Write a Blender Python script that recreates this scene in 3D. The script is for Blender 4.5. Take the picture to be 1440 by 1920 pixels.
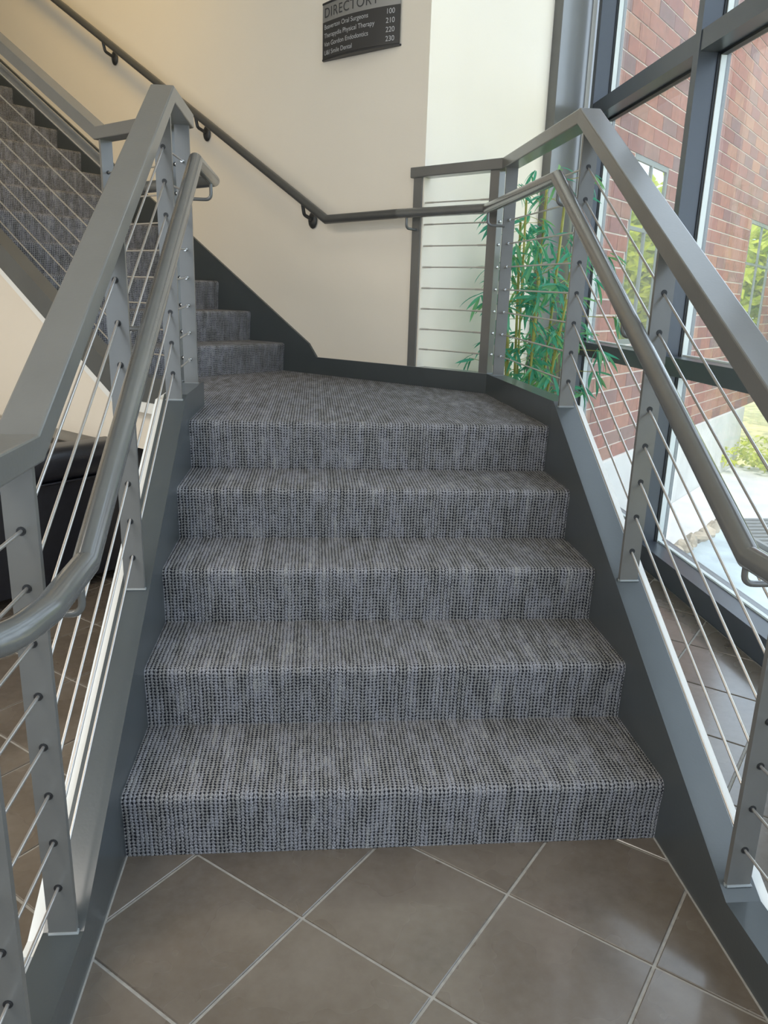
import bpy, bmesh, math, random
from mathutils import Vector, Matrix
random.seed(7)
C = bpy.context.scene.collection
for o in list(bpy.data.objects):
    bpy.data.objects.remove(o)

# ------------------------------------------------------------------ camera
cam_data = bpy.data.cameras.new('camera')
cam_data.sensor_fit = 'VERTICAL'
cam_data.sensor_height = 36.0
cam_data.lens = 1435.9 / 1920 * 36.0
cam_data.clip_start = 0.05
cam_data.clip_end = 200
cam = bpy.data.objects.new('camera', cam_data)
C.objects.link(cam)
cr = Vector((0.9958, -0.0872, 0.0296)); cf = Vector((0.0919, 0.9581, -0.2712))
cf.normalize(); cr = (cr - cf * cr.dot(cf)).normalized(); cu = cr.cross(cf)
m = Matrix.Identity(4)
for i in range(3):
    m[i][0] = cr[i]; m[i][1] = cu[i]; m[i][2] = -cf[i]
    m[i][3] = (-0.211, -1.5626, 1.2904)[i]
cam.matrix_world = m
bpy.context.scene.camera = cam

# ------------------------------------------------------------------ world, sun, lamps, exposure
w = bpy.data.worlds.new('sky'); bpy.context.scene.world = w
w.use_nodes = True
bg = w.node_tree.nodes['Background']
bg.inputs[0].default_value = (0.69, 0.835, 1.0, 1)
bg.inputs[1].default_value = 2.45

def lamp(name, kind, loc, energy, color, size=None, direction=(0, 0, -1), sy=None):
    d = bpy.data.lights.new(name, kind); d.energy = energy; d.color = color
    if kind == 'AREA':
        d.size = size
        if sy: d.shape = 'RECTANGLE'; d.size_y = sy
    elif kind == 'POINT':
        d.shadow_soft_size = size
    o = bpy.data.objects.new(name, d); C.objects.link(o); o.location = loc
    o.rotation_euler = Vector(direction).to_track_quat('-Z', 'Y').to_euler()
    return o
sun = lamp('sun', 'SUN', (0, -5, 12), 2.4, (1.0, 0.94, 0.82), direction=(0.06, 0.62, -0.78))
sun.data.angle = 0.01
# daylight enters through the glazing (portals only steer the sampling; they emit nothing)
p1 = lamp('glazing_portal', 'AREA', (1.66, -0.7, 2.7), 1, (1, 1, 1), 8.4, (-1, 0, 0), 5.4); p1.data.cycles.is_portal = True
p2 = lamp('glazing_portal', 'AREA', (-1.7, -5.06, 1.9), 1, (1, 1, 1), 6.0, (0, 1, 0), 3.4); p2.data.cycles.is_portal = True
# added fill lights without fixtures, unseen above the frame, to brighten the interior
lamp('fill_light', 'AREA', (-2.0, -1.4, 3.2), 34, (1.0, 0.94, 0.86), 1.2)
lamp('fill_light', 'AREA', (-3.2, 0.2, 3.2), 30, (1.0, 0.91, 0.80), 1.2)
lamp('fill_light', 'AREA', (0.2, -1.0, 5.3), 14, (1.0, 0.95, 0.88), 1.0)
st = lamp('stair_lamp', 'SPOT', (-1.75, 1.7, 5.1), 185, (1.0, 0.68, 0.20), direction=(-0.55, 2.1, -1.9))
st.data.spot_size = math.radians(86); st.data.spot_blend = 1.0; st.data.shadow_soft_size = 0.6

vs = bpy.context.scene.view_settings
vs.view_transform = 'Standard'; vs.look = 'None'; vs.gamma = 1; vs.use_curve_mapping = False
vs.exposure = 0.48

# ------------------------------------------------------------------ constants of the place
R, T = 0.17, 0.2918
HW = 0.646                      # half the clear width of the lower flight
LZ = 5 * R                      # landing height
TURN = math.radians(46.5)
D = Vector((-math.sin(TURN), math.cos(TURN), 0))     # the way the upper flight climbs
N = Vector((math.cos(TURN), math.sin(TURN), 0))      # from the outer stringer towards the wall
def along(x, y): return D.x * x + D.y * y
def perp(x, y): return N.x * x + N.y * y
def y_at(p, x): return (p - N.x * x) / N.y           # y of the line perp = p at a given x
def fl(a, p, z): return D * a + N * p + Vector((0, 0, z))
A0, PW, PO = 2.395, 1.953, 0.63             # first upper riser, carpet edge at the wall
def line(y): return (y / T + 1) * R          # nosing line of the lower flight
T2 = 0.2875
def line2(a): return LZ + ((a - A0) / T2 + 1) * R
AC = 1.430                      # where the stair wall ends

# ------------------------------------------------------------------ node helpers
def mat(name):
    m = bpy.data.materials.new(name); m.use_nodes = True
    nt = m.node_tree
    for n in list(nt.nodes): nt.nodes.remove(n)
    out = nt.nodes.new('ShaderNodeOutputMaterial')
    return m, nt, out
def nd(nt, typ, **kw):
    n = nt.nodes.new(typ)
    for k, v in kw.items(): setattr(n, k, v)
    return n
def setin(nt, n, i, v):
    if hasattr(v, 'is_linked') or isinstance(v, bpy.types.NodeSocket): nt.links.new(v, n.inputs[i])
    else: n.inputs[i].default_value = v
def mth(nt, op, a, b=0.0, c=None):
    n = nd(nt, 'ShaderNodeMath', operation=op)
    setin(nt, n, 0, a); setin(nt, n, 1, b)
    if c is not None: setin(nt, n, 2, c)
    return n.outputs[0]
def mixc(nt, f, a, b, blend='MIX'):
    n = nd(nt, 'ShaderNodeMix', data_type='RGBA', blend_type=blend)
    setin(nt, n, 0, f); setin(nt, n, 6, a); setin(nt, n, 7, b)
    return n.outputs[2]
def noise(nt, vec, scale, detail=3.0, rough=0.5):
    n = nd(nt, 'ShaderNodeTexNoise')
    if vec is not None: nt.links.new(vec, n.inputs['Vector'])
    n.inputs['Scale'].default_value = scale; n.inputs['Detail'].default_value = detail
    n.inputs['Roughness'].default_value = rough
    return n
def ramp(nt, f, stops):
    n = nd(nt, 'ShaderNodeValToRGB'); e = n.color_ramp.elements
    while len(e) < len(stops): e.new(0.5)
    for i, (p, col) in enumerate(stops):
        e[i].position = p; e[i].color = (*col, 1)
    nt.links.new(f, n.inputs[0]); return n.outputs[0]
def bsdf(nt, out, color, rough=0.5, metal=0.0, spec=0.5, bump=None, bdist=0.001, bstr=1.0):
    p = nd(nt, 'ShaderNodeBsdfPrincipled')
    setin(nt, p, 'Base Color', color if not isinstance(color, tuple) else (*color[:3], 1))
    setin(nt, p, 'Roughness', rough); setin(nt, p, 'Metallic', metal)
    p.inputs['Specular IOR Level'].default_value = spec
    if bump is not None:
        b = nd(nt, 'ShaderNodeBump'); b.inputs['Distance'].default_value = bdist; b.inputs['Strength'].default_value = bstr
        nt.links.new(bump, b.inputs['Height']); nt.links.new(b.outputs[0], p.inputs['Normal'])
    nt.links.new(p.outputs[0], out.inputs[0]); return p
def geo(nt): return nd(nt, 'ShaderNodeNewGeometry')
def simple(name, color, rough=0.5, metal=0.0, spec=0.5, nscale=0, namp=0.0, bscale=0, bdist=0.0):
    m, nt, out = mat(name)
    g = geo(nt); col = (*color, 1)
    if nscale:
        nz = noise(nt, g.outputs['Position'], nscale, 4)
        col = mixc(nt, 1.0, col, ramp(nt, nz.outputs[0], [(0.3, (1 - namp,) * 3), (0.7, (1 + namp,) * 3)]), 'MULTIPLY')
    b = None
    if bscale: b = noise(nt, g.outputs['Position'], bscale, 2).outputs[0]
    bsdf(nt, out, col, rough, metal, spec, b, bdist)
    return m
M = {}
M['paint'] = simple('grey_enamel', (0.128, 0.124, 0.114), 0.34, 0, 0.5, 9, 0.05, 120, 0.00015)
M['rail'] = simple('grey_enamel_tube', (0.124, 0.123, 0.117), 0.22, 0.1, 0.5, 14, 0.05, 90, 0.00012)
M['string'] = simple('dark_grey_enamel', (0.055, 0.063, 0.066), 0.34, 0, 0.5, 7, 0.06, 140, 0.00015)
for k_ in ('paint', 'rail', 'string'):
    pb = [n for n in M[k_].node_tree.nodes if n.type == 'BSDF_PRINCIPLED'][0]
    pb.inputs['Coat Weight'].default_value = 0.5; pb.inputs['Coat Roughness'].default_value = 0.16
M['steel'] = simple('stainless_cable', (0.60, 0.57, 0.54), 0.34, 0.85)
M['chrome'] = simple('bright_fitting', (0.75, 0.75, 0.74), 0.18, 1.0)
M['black'] = simple('black_grommet', (0.012, 0.012, 0.013), 0.5)
M['wallpaint'] = simple('cream_wall_paint', (0.83, 0.740, 0.620), 0.7, 0, 0.25, 1.3, 0.02, 220, 0.0004)
M['bead'] = simple('white_edge_trim', (0.82, 0.81, 0.77), 0.5)
M['ceil'] = simple('white_ceiling', (0.8, 0.79, 0.76), 0.8)
M['alu'] = simple('bronze_grey_aluminium', (0.070, 0.078, 0.092), 0.33, 0.25, 0.5, 5, 0.05)
M['beadlight'] = simple('pale_glazing_bead', (0.72, 0.76, 0.74), 0.4)
M['gasket'] = simple('black_gasket', (0.01, 0.011, 0.012), 0.5)
M['bracket'] = simple('dark_bracket', (0.045, 0.044, 0.042), 0.35, 0.3)
M['walltube'] = simple('dark_grey_handrail', (0.085, 0.083, 0.078), 0.33, 0.15)
M['weld'] = simple('painted_weld', (0.22, 0.235, 0.235), 0.3)
M['leather'] = simple('black_leather', (0.010, 0.011, 0.016), 0.30, 0, 0.5, 30, 0.2, 260, 0.0006)
M['mortar'] = simple('pale_mortar', (0.74, 0.66, 0.58), 0.9, 0, 0.2, 30, 0.1)
M['concrete'] = simple('pale_concrete', (0.52, 0.52, 0.51), 0.85, 0, 0.2, 3, 0.10, 60, 0.001)
M['slab'] = simple('wet_concrete', (0.36, 0.43, 0.46), 0.55, 0, 0.4, 4, 0.22, 20, 0.002)
M['mossy_reflection'] = simple('mossy_reflection_green', (0.035, 0.085, 0.06), 0.6, 0, 0.3, 9, 0.3)  # moss plus the reflection and shade at the glass foot, put into the colour
M['rubble'] = simple('tan_stone', (0.34, 0.29, 0.22), 0.9, 0, 0.2, 14, 0.3, 40, 0.003)
M['grass'] = simple('dry_sunlit_grass', (0.50, 0.43, 0.20), 0.95, 0, 0.1, 5, 0.25, 60, 0.01)
M['grate'] = simple('galvanised_grate', (0.20, 0.21, 0.21), 0.5, 0.5)
M['winframe'] = simple('grey_green_window_frame', (0.13, 0.15, 0.14), 0.5)
M['stem'] = simple('yellow_bamboo_cane', (0.36, 0.34, 0.08), 0.45, 0, 0.5, 12, 0.25)
M['twig'] = simple('dark_twig', (0.10, 0.075, 0.04), 0.7)
M['pot'] = simple('grey_planter', (0.17, 0.17, 0.16), 0.5)
M['soil'] = simple('planter_soil', (0.05, 0.035, 0.025), 0.95)
M['bark'] = simple('tree_bark', (0.10, 0.075, 0.05), 0.9)

def leaf_mat(name, c1, c2, c3, tr=0.35):
    m, nt, out = mat(name)
    oi = nd(nt, 'ShaderNodeObjectInfo'); g = geo(nt)
    f = mth(nt, 'FRACT', mth(nt, 'ADD', oi.outputs['Random'], g.outputs['Random Per Island']))
    col = ramp(nt, f, [(0.0, c1), (0.5, c2), (1.0, c3)])
    p = nd(nt, 'ShaderNodeBsdfPrincipled'); nt.links.new(col, p.inputs['Base Color']); p.inputs['Roughness'].default_value = 0.45
    t = nd(nt, 'ShaderNodeBsdfTranslucent'); nt.links.new(col, t.inputs[0])
    mx = nd(nt, 'ShaderNodeMixShader'); mx.inputs[0].default_value = tr
    nt.links.new(p.outputs[0], mx.inputs[1]); nt.links.new(t.outputs[0], mx.inputs[2])
    nt.links.new(mx.outputs[0], out.inputs[0]); return m
M['leaf'] = leaf_mat('bamboo_leaf', (0.06, 0.30, 0.19), (0.09, 0.42, 0.26), (0.25, 0.48, 0.16), 0.45)
M['shrubleaf'] = leaf_mat('sunlit_shrub_leaf', (0.52, 0.56, 0.04), (0.62, 0.64, 0.07), (0.34, 0.44, 0.04), 0.5)

def carpet_mat():
    m, nt, out = mat('grey_woven_loop_carpet')
    uv = nd(nt, 'ShaderNodeUVMap'); uv.uv_map = 'weave'
    sx = nd(nt, 'ShaderNodeSeparateXYZ'); nt.links.new(uv.outputs[0], sx.inputs[0])
    # a little wobble so the ribs are not ruled lines
    wob = noise(nt, uv.outputs[0], 45, 2).outputs[0]; wob2 = noise(nt, uv.outputs[0], 260, 2).outputs[0]
    wsum = mth(nt, 'ADD', mth(nt, 'MULTIPLY', mth(nt, 'SUBTRACT', wob, 0.5), 0.005), mth(nt, 'MULTIPLY', mth(nt, 'SUBTRACT', wob2, 0.5), 0.0035))
    u = mth(nt, 'ADD', sx.outputs[0], wsum); v = mth(nt, 'SUBTRACT', sx.outputs[1], wsum)
    un = mth(nt, 'DIVIDE', u, 0.0102); col_i = mth(nt, 'FLOOR', un); uf = mth(nt, 'FRACT', un)
    wc = nd(nt, 'ShaderNodeTexWhiteNoise', noise_dimensions='1D'); nt.links.new(col_i, wc.inputs['W'])
    vn = mth(nt, 'ADD', mth(nt, 'DIVIDE', v, 0.0098), mth(nt, 'MULTIPLY', wc.outputs[0], 0.5)); vf = mth(nt, 'FRACT', vn)
    ru = mth(nt, 'SINE', mth(nt, 'MULTIPLY', uf, math.pi))          # rib cross-section
    rv = mth(nt, 'SINE', mth(nt, 'MULTIPLY', vf, math.pi))          # loop along the rib
    # streaks: groups of ribs that show more or less of the dark backing
    def streaky(cs, vs_):
        st = nd(nt, 'ShaderNodeCombineXYZ')
        nt.links.new(mth(nt, 'MULTIPLY', col_i, cs), st.inputs[0]); nt.links.new(mth(nt, 'MULTIPLY', v, vs_), st.inputs[1])
        return noise(nt, st.outputs[0], 1.0, 2, 0.6).outputs[0]
    s1 = streaky(0.30, 6.0); s2 = streaky(0.85, 28.0)
    loop = mth(nt, 'MULTIPLY', mth(nt, 'POWER', ru, 0.5), mth(nt, 'ADD', 0.55, mth(nt, 'MULTIPLY', mth(nt, 'POWER', rv, 0.6), 0.45)))
    pit = mth(nt, 'MULTIPLY', mth(nt, 'SUBTRACT', 1.0, mth(nt, 'MULTIPLY', mth(nt, 'POWER', ru, 1.1), 0.9)), mth(nt, 'SUBTRACT', 1.25, mth(nt, 'MULTIPLY', rv, 1.05)))
    show = ramp(nt, mth(nt, 'ADD', mth(nt, 'MULTIPLY', s2, 0.55), mth(nt, 'MULTIPLY', s1, 0.45)), [(0.36, (1.55,) * 3), (0.62, (0.35,) * 3)])
    dk = ramp(nt, mth(nt, 'MULTIPLY', pit, show), [(0.15, (0, 0, 0)), (0.46, (1, 1, 1))])
    fine = noise(nt, uv.outputs[0], 420, 3, 0.65).outputs[0]
    yarn = ramp(nt, s1, [(0.30, (0.205, 0.197, 0.186)), (0.46, (0.238, 0.230, 0.226)), (0.58, (0.248, 0.242, 0.255)), (0.72, (0.290, 0.282, 0.272))])
    yarn = mixc(nt, 1.0, yarn, ramp(nt, fine, [(0.32, (0.35,) * 3), (0.50, (0.95,) * 3), (0.68, (2.0,) * 3)]), 'MULTIPLY')
    col = mixc(nt, dk, yarn, (0.020, 0.020, 0.026, 1))
    bsdf(nt, out, col, 0.95, 0, 0.08, loop, 0.0035, 0.9)
    return m
M['carpet'] = carpet_mat()

def tile_mat():
    m, nt, out = mat('brown_grey_stone_tile')
    tc = nd(nt, 'ShaderNodeTexCoord'); g = geo(nt); oi = nd(nt, 'ShaderNodeObjectInfo')
    off = nd(nt, 'ShaderNodeVectorMath', operation='ADD'); nt.links.new(g.outputs['Position'], off.inputs[0])
    sc = nd(nt, 'ShaderNodeVectorMath', operation='SCALE'); sc.inputs[0].default_value = (7, 5, 9); nt.links.new(oi.outputs['Random'], sc.inputs['Scale'])
    nt.links.new(sc.outputs[0], off.inputs[1])
    n1 = noise(nt, off.outputs[0], 4.0, 3, 0.5).outputs[0]
    n2 = noise(nt, off.outputs[0], 40, 4, 0.6).outputs[0]
    col = ramp(nt, n1, [(0.28, (0.102, 0.078, 0.058)), (0.5, (0.146, 0.114, 0.086)), (0.72, (0.188, 0.154, 0.122))])
    col = mixc(nt, 0.25, col, ramp(nt, n2, [(0.3, (0.10, 0.085, 0.07)), (0.7, (0.19, 0.17, 0.15))]))
    rg = mth(nt, 'ADD', 0.20, mth(nt, 'MULTIPLY', n1, 0.14))
    p = bsdf(nt, out, col, rg, 0, 0.5, n2, 0.00012)
    p.inputs['Coat Weight'].default_value = 0.7; p.inputs['Coat Roughness'].default_value = 0.12
    return m
M['tile'] = tile_mat()
M['grout'] = simple('pale_grout', (0.36, 0.34, 0.31), 0.8, 0, 0.3, 60, 0.12)

def brick_mat():
    m, nt, out = mat('red_facing_brick')
    oi = nd(nt, 'ShaderNodeObjectInfo'); g = geo(nt)
    f = mth(nt, 'FRACT', mth(nt, 'ADD', oi.outputs['Random'], g.outputs['Random Per Island']))
    base = ramp(nt, f, [(0.0, (0.175, 0.062, 0.046)), (0.2, (0.27, 0.108, 0.070)), (0.45, (0.245, 0.088, 0.062)), (0.62, (0.30, 0.140, 0.085)), (0.8, (0.155, 0.085, 0.080)), (1.0, (0.225, 0.075, 0.058))])
    nz = noise(nt, g.outputs['Position'], 18, 4).outputs[0]
    col = mixc(nt, 1.0, base, ramp(nt, nz, [(0.3, (0.82,) * 3), (0.7, (1.15,) * 3)]), 'MULTIPLY')
    bsdf(nt, out, col, 0.85, 0, 0.2, nz, 0.002)
    return m
M['brick'] = brick_mat()

def glass_mat(name, haze, tint=(0.975, 0.98, 0.978), refl=1.0):
    m, nt, out = mat(name)
    tr = nd(nt, 'ShaderNodeBsdfTransparent'); tr.inputs[0].default_value = (*tint, 1)
    gl = nd(nt, 'ShaderNodeBsdfGlossy'); gl.inputs['Roughness'].default_value = 0.0; gl.inputs[0].default_value = (1, 1, 1, 1)
    lw = nd(nt, 'ShaderNodeLayerWeight'); lw.inputs[0].default_value = 0.5
    fr = mth(nt, 'ADD', 0.04, mth(nt, 'MULTIPLY', mth(nt, 'POWER', lw.outputs['Facing'], 5.0), 0.9))
    g = geo(nt)
    ma = nd(nt, 'ShaderNodeMapping'); ma.inputs['Scale'].default_value = (1, 14, 0.8); nt.links.new(g.outputs['Position'], ma.inputs[0])
    nz = noise(nt, ma.outputs[0], 2.0, 4, 0.6).outputs[0]
    df = nd(nt, 'ShaderNodeBsdfTranslucent'); df.inputs[0].default_value = (0.9, 0.87, 0.84, 1)
    mx = nd(nt, 'ShaderNodeMixShader'); nt.links.new(mth(nt, 'MULTIPLY', fr, refl), mx.inputs[0])
    nt.links.new(tr.outputs[0], mx.inputs[1]); nt.links.new(gl.outputs[0], mx.inputs[2])
    m2 = nd(nt, 'ShaderNodeMixShader')
    nt.links.new(mth(nt, 'MULTIPLY', mth(nt, 'ADD', 0.4, nz), haze), m2.inputs[0])
    nt.links.new(mx.outputs[0], m2.inputs[1]); nt.links.new(df.outputs[0], m2.inputs[2])
    nt.links.new(m2.outputs[0], out.inputs[0])
    return m
M['glass'] = glass_mat('dusty_window_glass', 0.055)
def mirror_glass():
    m, nt, out = mat('reflective_window_pane')
    p = bsdf(nt, out, (0.82, 0.84, 0.78), 0.02, 1.0)
    return m
M['pane'] = mirror_glass()
M['signdark'] = simple('charcoal_sign_panel', (0.045, 0.043, 0.043), 0.42, 0.2)
M['signhead'] = simple('brushed_sign_header', (0.34, 0.34, 0.34), 0.35, 0.6)
M['signbar'] = simple('black_sign_bar', (0.02, 0.02, 0.022), 0.4)
M['textwhite'] = simple('white_lettering', (0.50, 0.50, 0.50), 0.6)
M['textdark'] = simple('engraved_dark_lettering', (0.05, 0.05, 0.052), 0.6)

# ------------------------------------------------------------------ mesh helpers
def make(name, bm, material, parent=None, smooth=None, bevel=0.0):
    if bevel:
        bmesh.ops.bevel(bm, geom=[e for e in bm.edges if len(e.link_faces) == 2 and e.calc_face_angle(0) > 0.5], offset=bevel, segments=2, affect='EDGES', profile=0.5)
    bmesh.ops.recalc_face_normals(bm, faces=bm.faces)
    me = bpy.data.meshes.new(name); bm.to_mesh(me); bm.free()
    me.materials.append(M[material])
    if smooth is not None:
        me.shade_smooth(); me.set_sharp_from_angle(angle=math.radians(smooth))
    return place(name, me, parent)
def place(name, me, parent=None, mw=None):
    o = bpy.data.objects.new(name, me); C.objects.link(o)
    if mw is not None: o.matrix_basis = mw
    if parent is not None:
        o.parent = parent; o.matrix_parent_inverse = WORLD[parent.name].inverted()
    WORLD[o.name] = (mw.copy() if mw is not None else Matrix.Identity(4))
    return o
WORLD = {}
def thing(name, label, cat, loc=(0, 0, 0), group=None, kind=None):
    o = bpy.data.objects.new(name, None); C.objects.link(o); o.location = loc
    o.empty_display_size = 0.1
    WORLD[o.name] = Matrix.Translation(loc)
    tag(o, label, cat, group, kind); return o
def tag(o, label, cat=None, group=None, kind=None):
    o['label'] = label
    if cat: o['category'] = cat
    if group: o['group'] = group
    if kind: o['kind'] = kind
    return o
def prism(pts, ext):
    """solid from a planar polygon (3D points) extruded by vector ext"""
    bm = bmesh.new(); ext = Vector(ext)
    a = [bm.verts.new(Vector(p)) for p in pts]; b = [bm.verts.new(Vector(p) + ext) for p in pts]
    bm.faces.new(a); bm.faces.new(b[::-1])
    n = len(pts)
    for i in range(n): bm.faces.new((a[i], a[(i + 1) % n], b[(i + 1) % n], b[i]))
    return bm
def box(x0, x1, y0, y1, z0, z1):
    return prism([(x0, y0, z0), (x1, y0, z0), (x1, y1, z0), (x0, y1, z0)], (0, 0, z1 - z0))
def obox(c, ex, ey, ez, hx, hy, hz):
    c = Vector(c); ex, ey, ez = Vector(ex) * hx, Vector(ey) * hy, Vector(ez) * hz
    return prism([c - ex - ey - ez, c + ex - ey - ez, c + ex + ey - ez, c - ex + ey - ez], ez * 2)
def fbox(a0, a1, p0, p1, z0, z1):
    return prism([fl(a0, p0, z0), fl(a1, p0, z0), fl(a1, p1, z0), fl(a0, p1, z0)], (0, 0, z1 - z0))
def rrect(w, h, r=0.006, seg=3, oy=0.0):
    pts = []
    for cx, cy, a0 in ((w / 2 - r, h / 2 - r, 0), (-w / 2 + r, h / 2 - r, 90), (-w / 2 + r, -h / 2 + r, 180), (w / 2 - r, -h / 2 + r, 270)):
        for k in range(seg + 1):
            a = math.radians(a0 + 90 * k / seg); pts.append((cx + r * math.cos(a), cy + r * math.sin(a) + oy))
    return pts
def circ(r, n=16): return [(r * math.cos(2 * math.pi * k / n), r * math.sin(2 * math.pi * k / n)) for k in range(n)]
def sweep(path, sec, i0=0, i1=None, caps=True, bm=None, side=None):
    """mitred prism along a 3D polyline; sec is (side, up) in the first segment's frame"""
    P = [Vector(p) for p in path]; n = len(P); i1 = n - 1 if i1 is None else i1
    tg = [(P[i + 1] - P[i]).normalized() for i in range(n - 1)]
    t0 = tg[0]
    sd = Vector(side) if side else t0.cross(Vector((0, 0, 1)))
    if sd.length < 1e-4: sd = Vector((1, 0, 0))
    sd.normalize(); up = sd.cross(t0).normalized()
    ring = [P[0] + sd * a + up * b for a, b in sec]; rings = [ring]
    for i in range(1, n):
        t = tg[i - 1]; nn = t if i == n - 1 else (t + tg[i]).normalized()
        dn = t.dot(nn)
        ring = [q + t * ((P[i] - q).dot(nn) / dn) for q in ring]; rings.append(ring)
    bm = bm or bmesh.new(); prev = None
    for i in range(i0, i1 + 1):
        vs_ = [bm.verts.new(q) for q in rings[i]]; k = len(vs_)
        if prev:
            for j in range(k): bm.faces.new((prev[j], prev[(j + 1) % k], vs_[(j + 1) % k], vs_[j]))
        elif caps: bm.faces.new(vs_[::-1])
        prev = vs_
    if caps: bm.faces.new(prev)
    return bm
def fillet(path, r, seg=6):
    P = [Vector(p) for p in path]; out = [P[0]]
    for i in range(1, len(P) - 1):
        a = (P[i - 1] - P[i]); b = (P[i + 1] - P[i]); la, lb = a.length, b.length; a.normalize(); b.normalize()
        ang = a.angle(b); d = min(r / math.tan(ang / 2), la * 0.49, lb * 0.49)
        p0, p2 = P[i] + a * d, P[i] + b * d
        for k in range(seg + 1):
            t = k / seg; out.append(p0 * (1 - t) ** 2 + P[i] * 2 * t * (1 - t) + p2 * t * t)
    out.append(P[-1]); return out
def tube(path, r, n=14, bm=None): return sweep(path, circ(r, n), bm=bm)
def ball(c, r, bm=None, sub=2):
    bm = bm or bmesh.new()
    bmesh.ops.create_icosphere(bm, subdivisions=sub, radius=r, matrix=Matrix.Translation(c)); return bm
def cyl(c, ax, r, h, n=14, bm=None, r2=None):
    bm = bm or bmesh.new(); q = Vector(ax).to_track_quat('Z', 'Y').to_matrix().to_4x4()
    bmesh.ops.create_cone(bm, cap_ends=True, segments=n, radius1=r, radius2=r if r2 is None else r2, depth=h, matrix=Matrix.Translation(c) @ q); return bm

# ================================================================== STRUCTURE
H = 5.4
# ---- floor: grout bed with single tiles
floor = make('floor', box(-5.0, 1.60, -5.0, 5.2, -0.12, -0.004), 'grout')
tag(floor, 'brown stone tile floor laid diagonally with pale grout lines', None, None, 'structure')
ts = 0.3269; ta = math.radians(-39.63); to = Vector((-0.2301, -0.2078))
tu = Vector((math.cos(ta), math.sin(ta))); tv = Vector((-math.sin(ta), math.cos(ta)))
def tile_mesh(poly):
    bm = bmesh.new(); k = len(poly); ch = 0.0016
    cx = sum(p[0] for p in poly) / k; cy = sum(p[1] for p in poly) / k
    lo = [bm.verts.new((p[0], p[1], -0.012)) for p in poly]
    md = [bm.verts.new((p[0], p[1], -0.0018)) for p in poly]
    def inset(p):
        v = Vector((cx - p[0], cy - p[1])); l = max(v.length, 1e-6); return Vector(p) + v * min(ch * 1.4 / l, .3)
    tp = [bm.verts.new((*inset(p), 0.0)) for p in poly]
    for i in range(k):
        j = (i + 1) % k
        bm.faces.new((lo[i], lo[j], md[j], md[i])); bm.faces.new((md[i], md[j], tp[j], tp[i]))
    bm.faces.new(tp); bm.faces.new(lo[::-1])
    bmesh.ops.recalc_face_normals(bm, faces=bm.faces)
    me = bpy.data.meshes.new('tile'); bm.to_mesh(me); bm.free(); me.materials.append(M['tile']); return me
def clip(poly, nx, ny, d):      # keep nx*x+ny*y <= d
    out = []
    for i in range(len(poly)):
        a, b = poly[i], poly[(i + 1) % len(poly)]
        da, db = nx * a[0] + ny * a[1] - d, nx * b[0] + ny * b[1] - d
        if da <= 0: out.append(a)
        if da * db < 0:
            t = da / (da - db); out.append((a[0] + (b[0] - a[0]) * t, a[1] + (b[1] - a[1]) * t))
    return out
g = 0.0035; full = tile_mesh([(g, g), (ts - g, g), (ts - g, ts - g), (g, ts - g)])
trot = Matrix.Rotation(ta, 4, 'Z')
far_tiles = bmesh.new(); nfar = 0
for i in range(-16, 14):
    for j in range(-16, 14):
        o2 = to + tu * (i * ts) + tv * (j * ts); c2 = o2 + (tu + tv) * ts / 2
        if not (-3.2 < c2.x < 1.75 and -1.7 < c2.y < 3.3): continue
        if abs(c2.x) < 0.5 and c2.y > 0.3: continue                     # under the stair
        if c2.x < -0.4 and perp(c2.x, c2.y) > 1.05: continue           # behind the stair wall
        if 0.3 < c2.x < 1.2 and along(c2.x, c2.y) > 1.45: continue
        mw = Matrix.Translation((o2.x, o2.y, 0)) @ trot
        cn = [o2 + tu * a + tv * b for a, b in ((g, g), (ts - g, g), (ts - g, ts - g), (g, ts - g))]
        if max(p.x for p in cn) > 1.455:
            poly = clip([(p.x, p.y) for p in cn], 1, 0, 1.455)
            if len(poly) < 3 or min(p[0] for p in poly) > 1.44: continue
            place('tile', tile_mesh(poly), floor)
        else: place('tile', full, floor, mw)
# pale grout bead where the tiles meet the stair kerbs
for s, y1 in ((-1, 0.0), (1, 0.0)):
    make('grout_line', box(s * HW - 0.003, s * HW + 0.003, -1.5, y1, -0.002, 0.0025), 'grout', floor)

# ---- walls
wa = make('wall_back', fbox(AC, 9.2, PW + 0.015, PW + 0.15, -0.1, H), 'wallpaint'); tag(wa, 'cream painted wall beside the upper stair flight', None, None, 'structure')
wb = make('wall_right', fbox(AC, AC + 0.13, PW + 0.15, 3.62, -0.1, H), 'wallpaint'); tag(wb, 'pale cream wall behind the bamboo plant', None, None, 'structure')
wl = make('wall_left', box(-5.12, -5.0, -5.0, 9.0, -0.1, H), 'wallpaint'); tag(wl, 'cream lobby wall on the far left', None, None, 'structure')
bm = box(-5.0, -4.7, -5.12, -5.0, -0.1, H)
for b in ((1.3, 1.6, -5.12, -5.0, -0.1, H), (-4.7, 1.3, -5.12, -5.0, 3.6, H)):
    bb = box(*b); me_ = bpy.data.meshes.new('t'); bb.to_mesh(me_); bm.from_mesh(me_); bb.free(); bpy.data.meshes.remove(me_)
wr = make('wall_rear', bm, 'wallpaint'); tag(wr, 'cream entrance wall behind the viewer', None, None, 'structure')
ce = make('ceiling', box(-5.12, 1.62, -5.12, 9.0, H, H + 0.2), 'ceil'); tag(ce, 'white lobby ceiling', None, None, 'structure')
ce2 = make('shading_slab', box(-5.0, -1.0, -5.0, 1.1, 3.25, 3.45), 'ceil'); tag(ce2, 'low white slab added left of the stair to shade the upper wall', None, None, 'structure')  # unseen slab added to keep lamp light off the upper left wall
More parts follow.
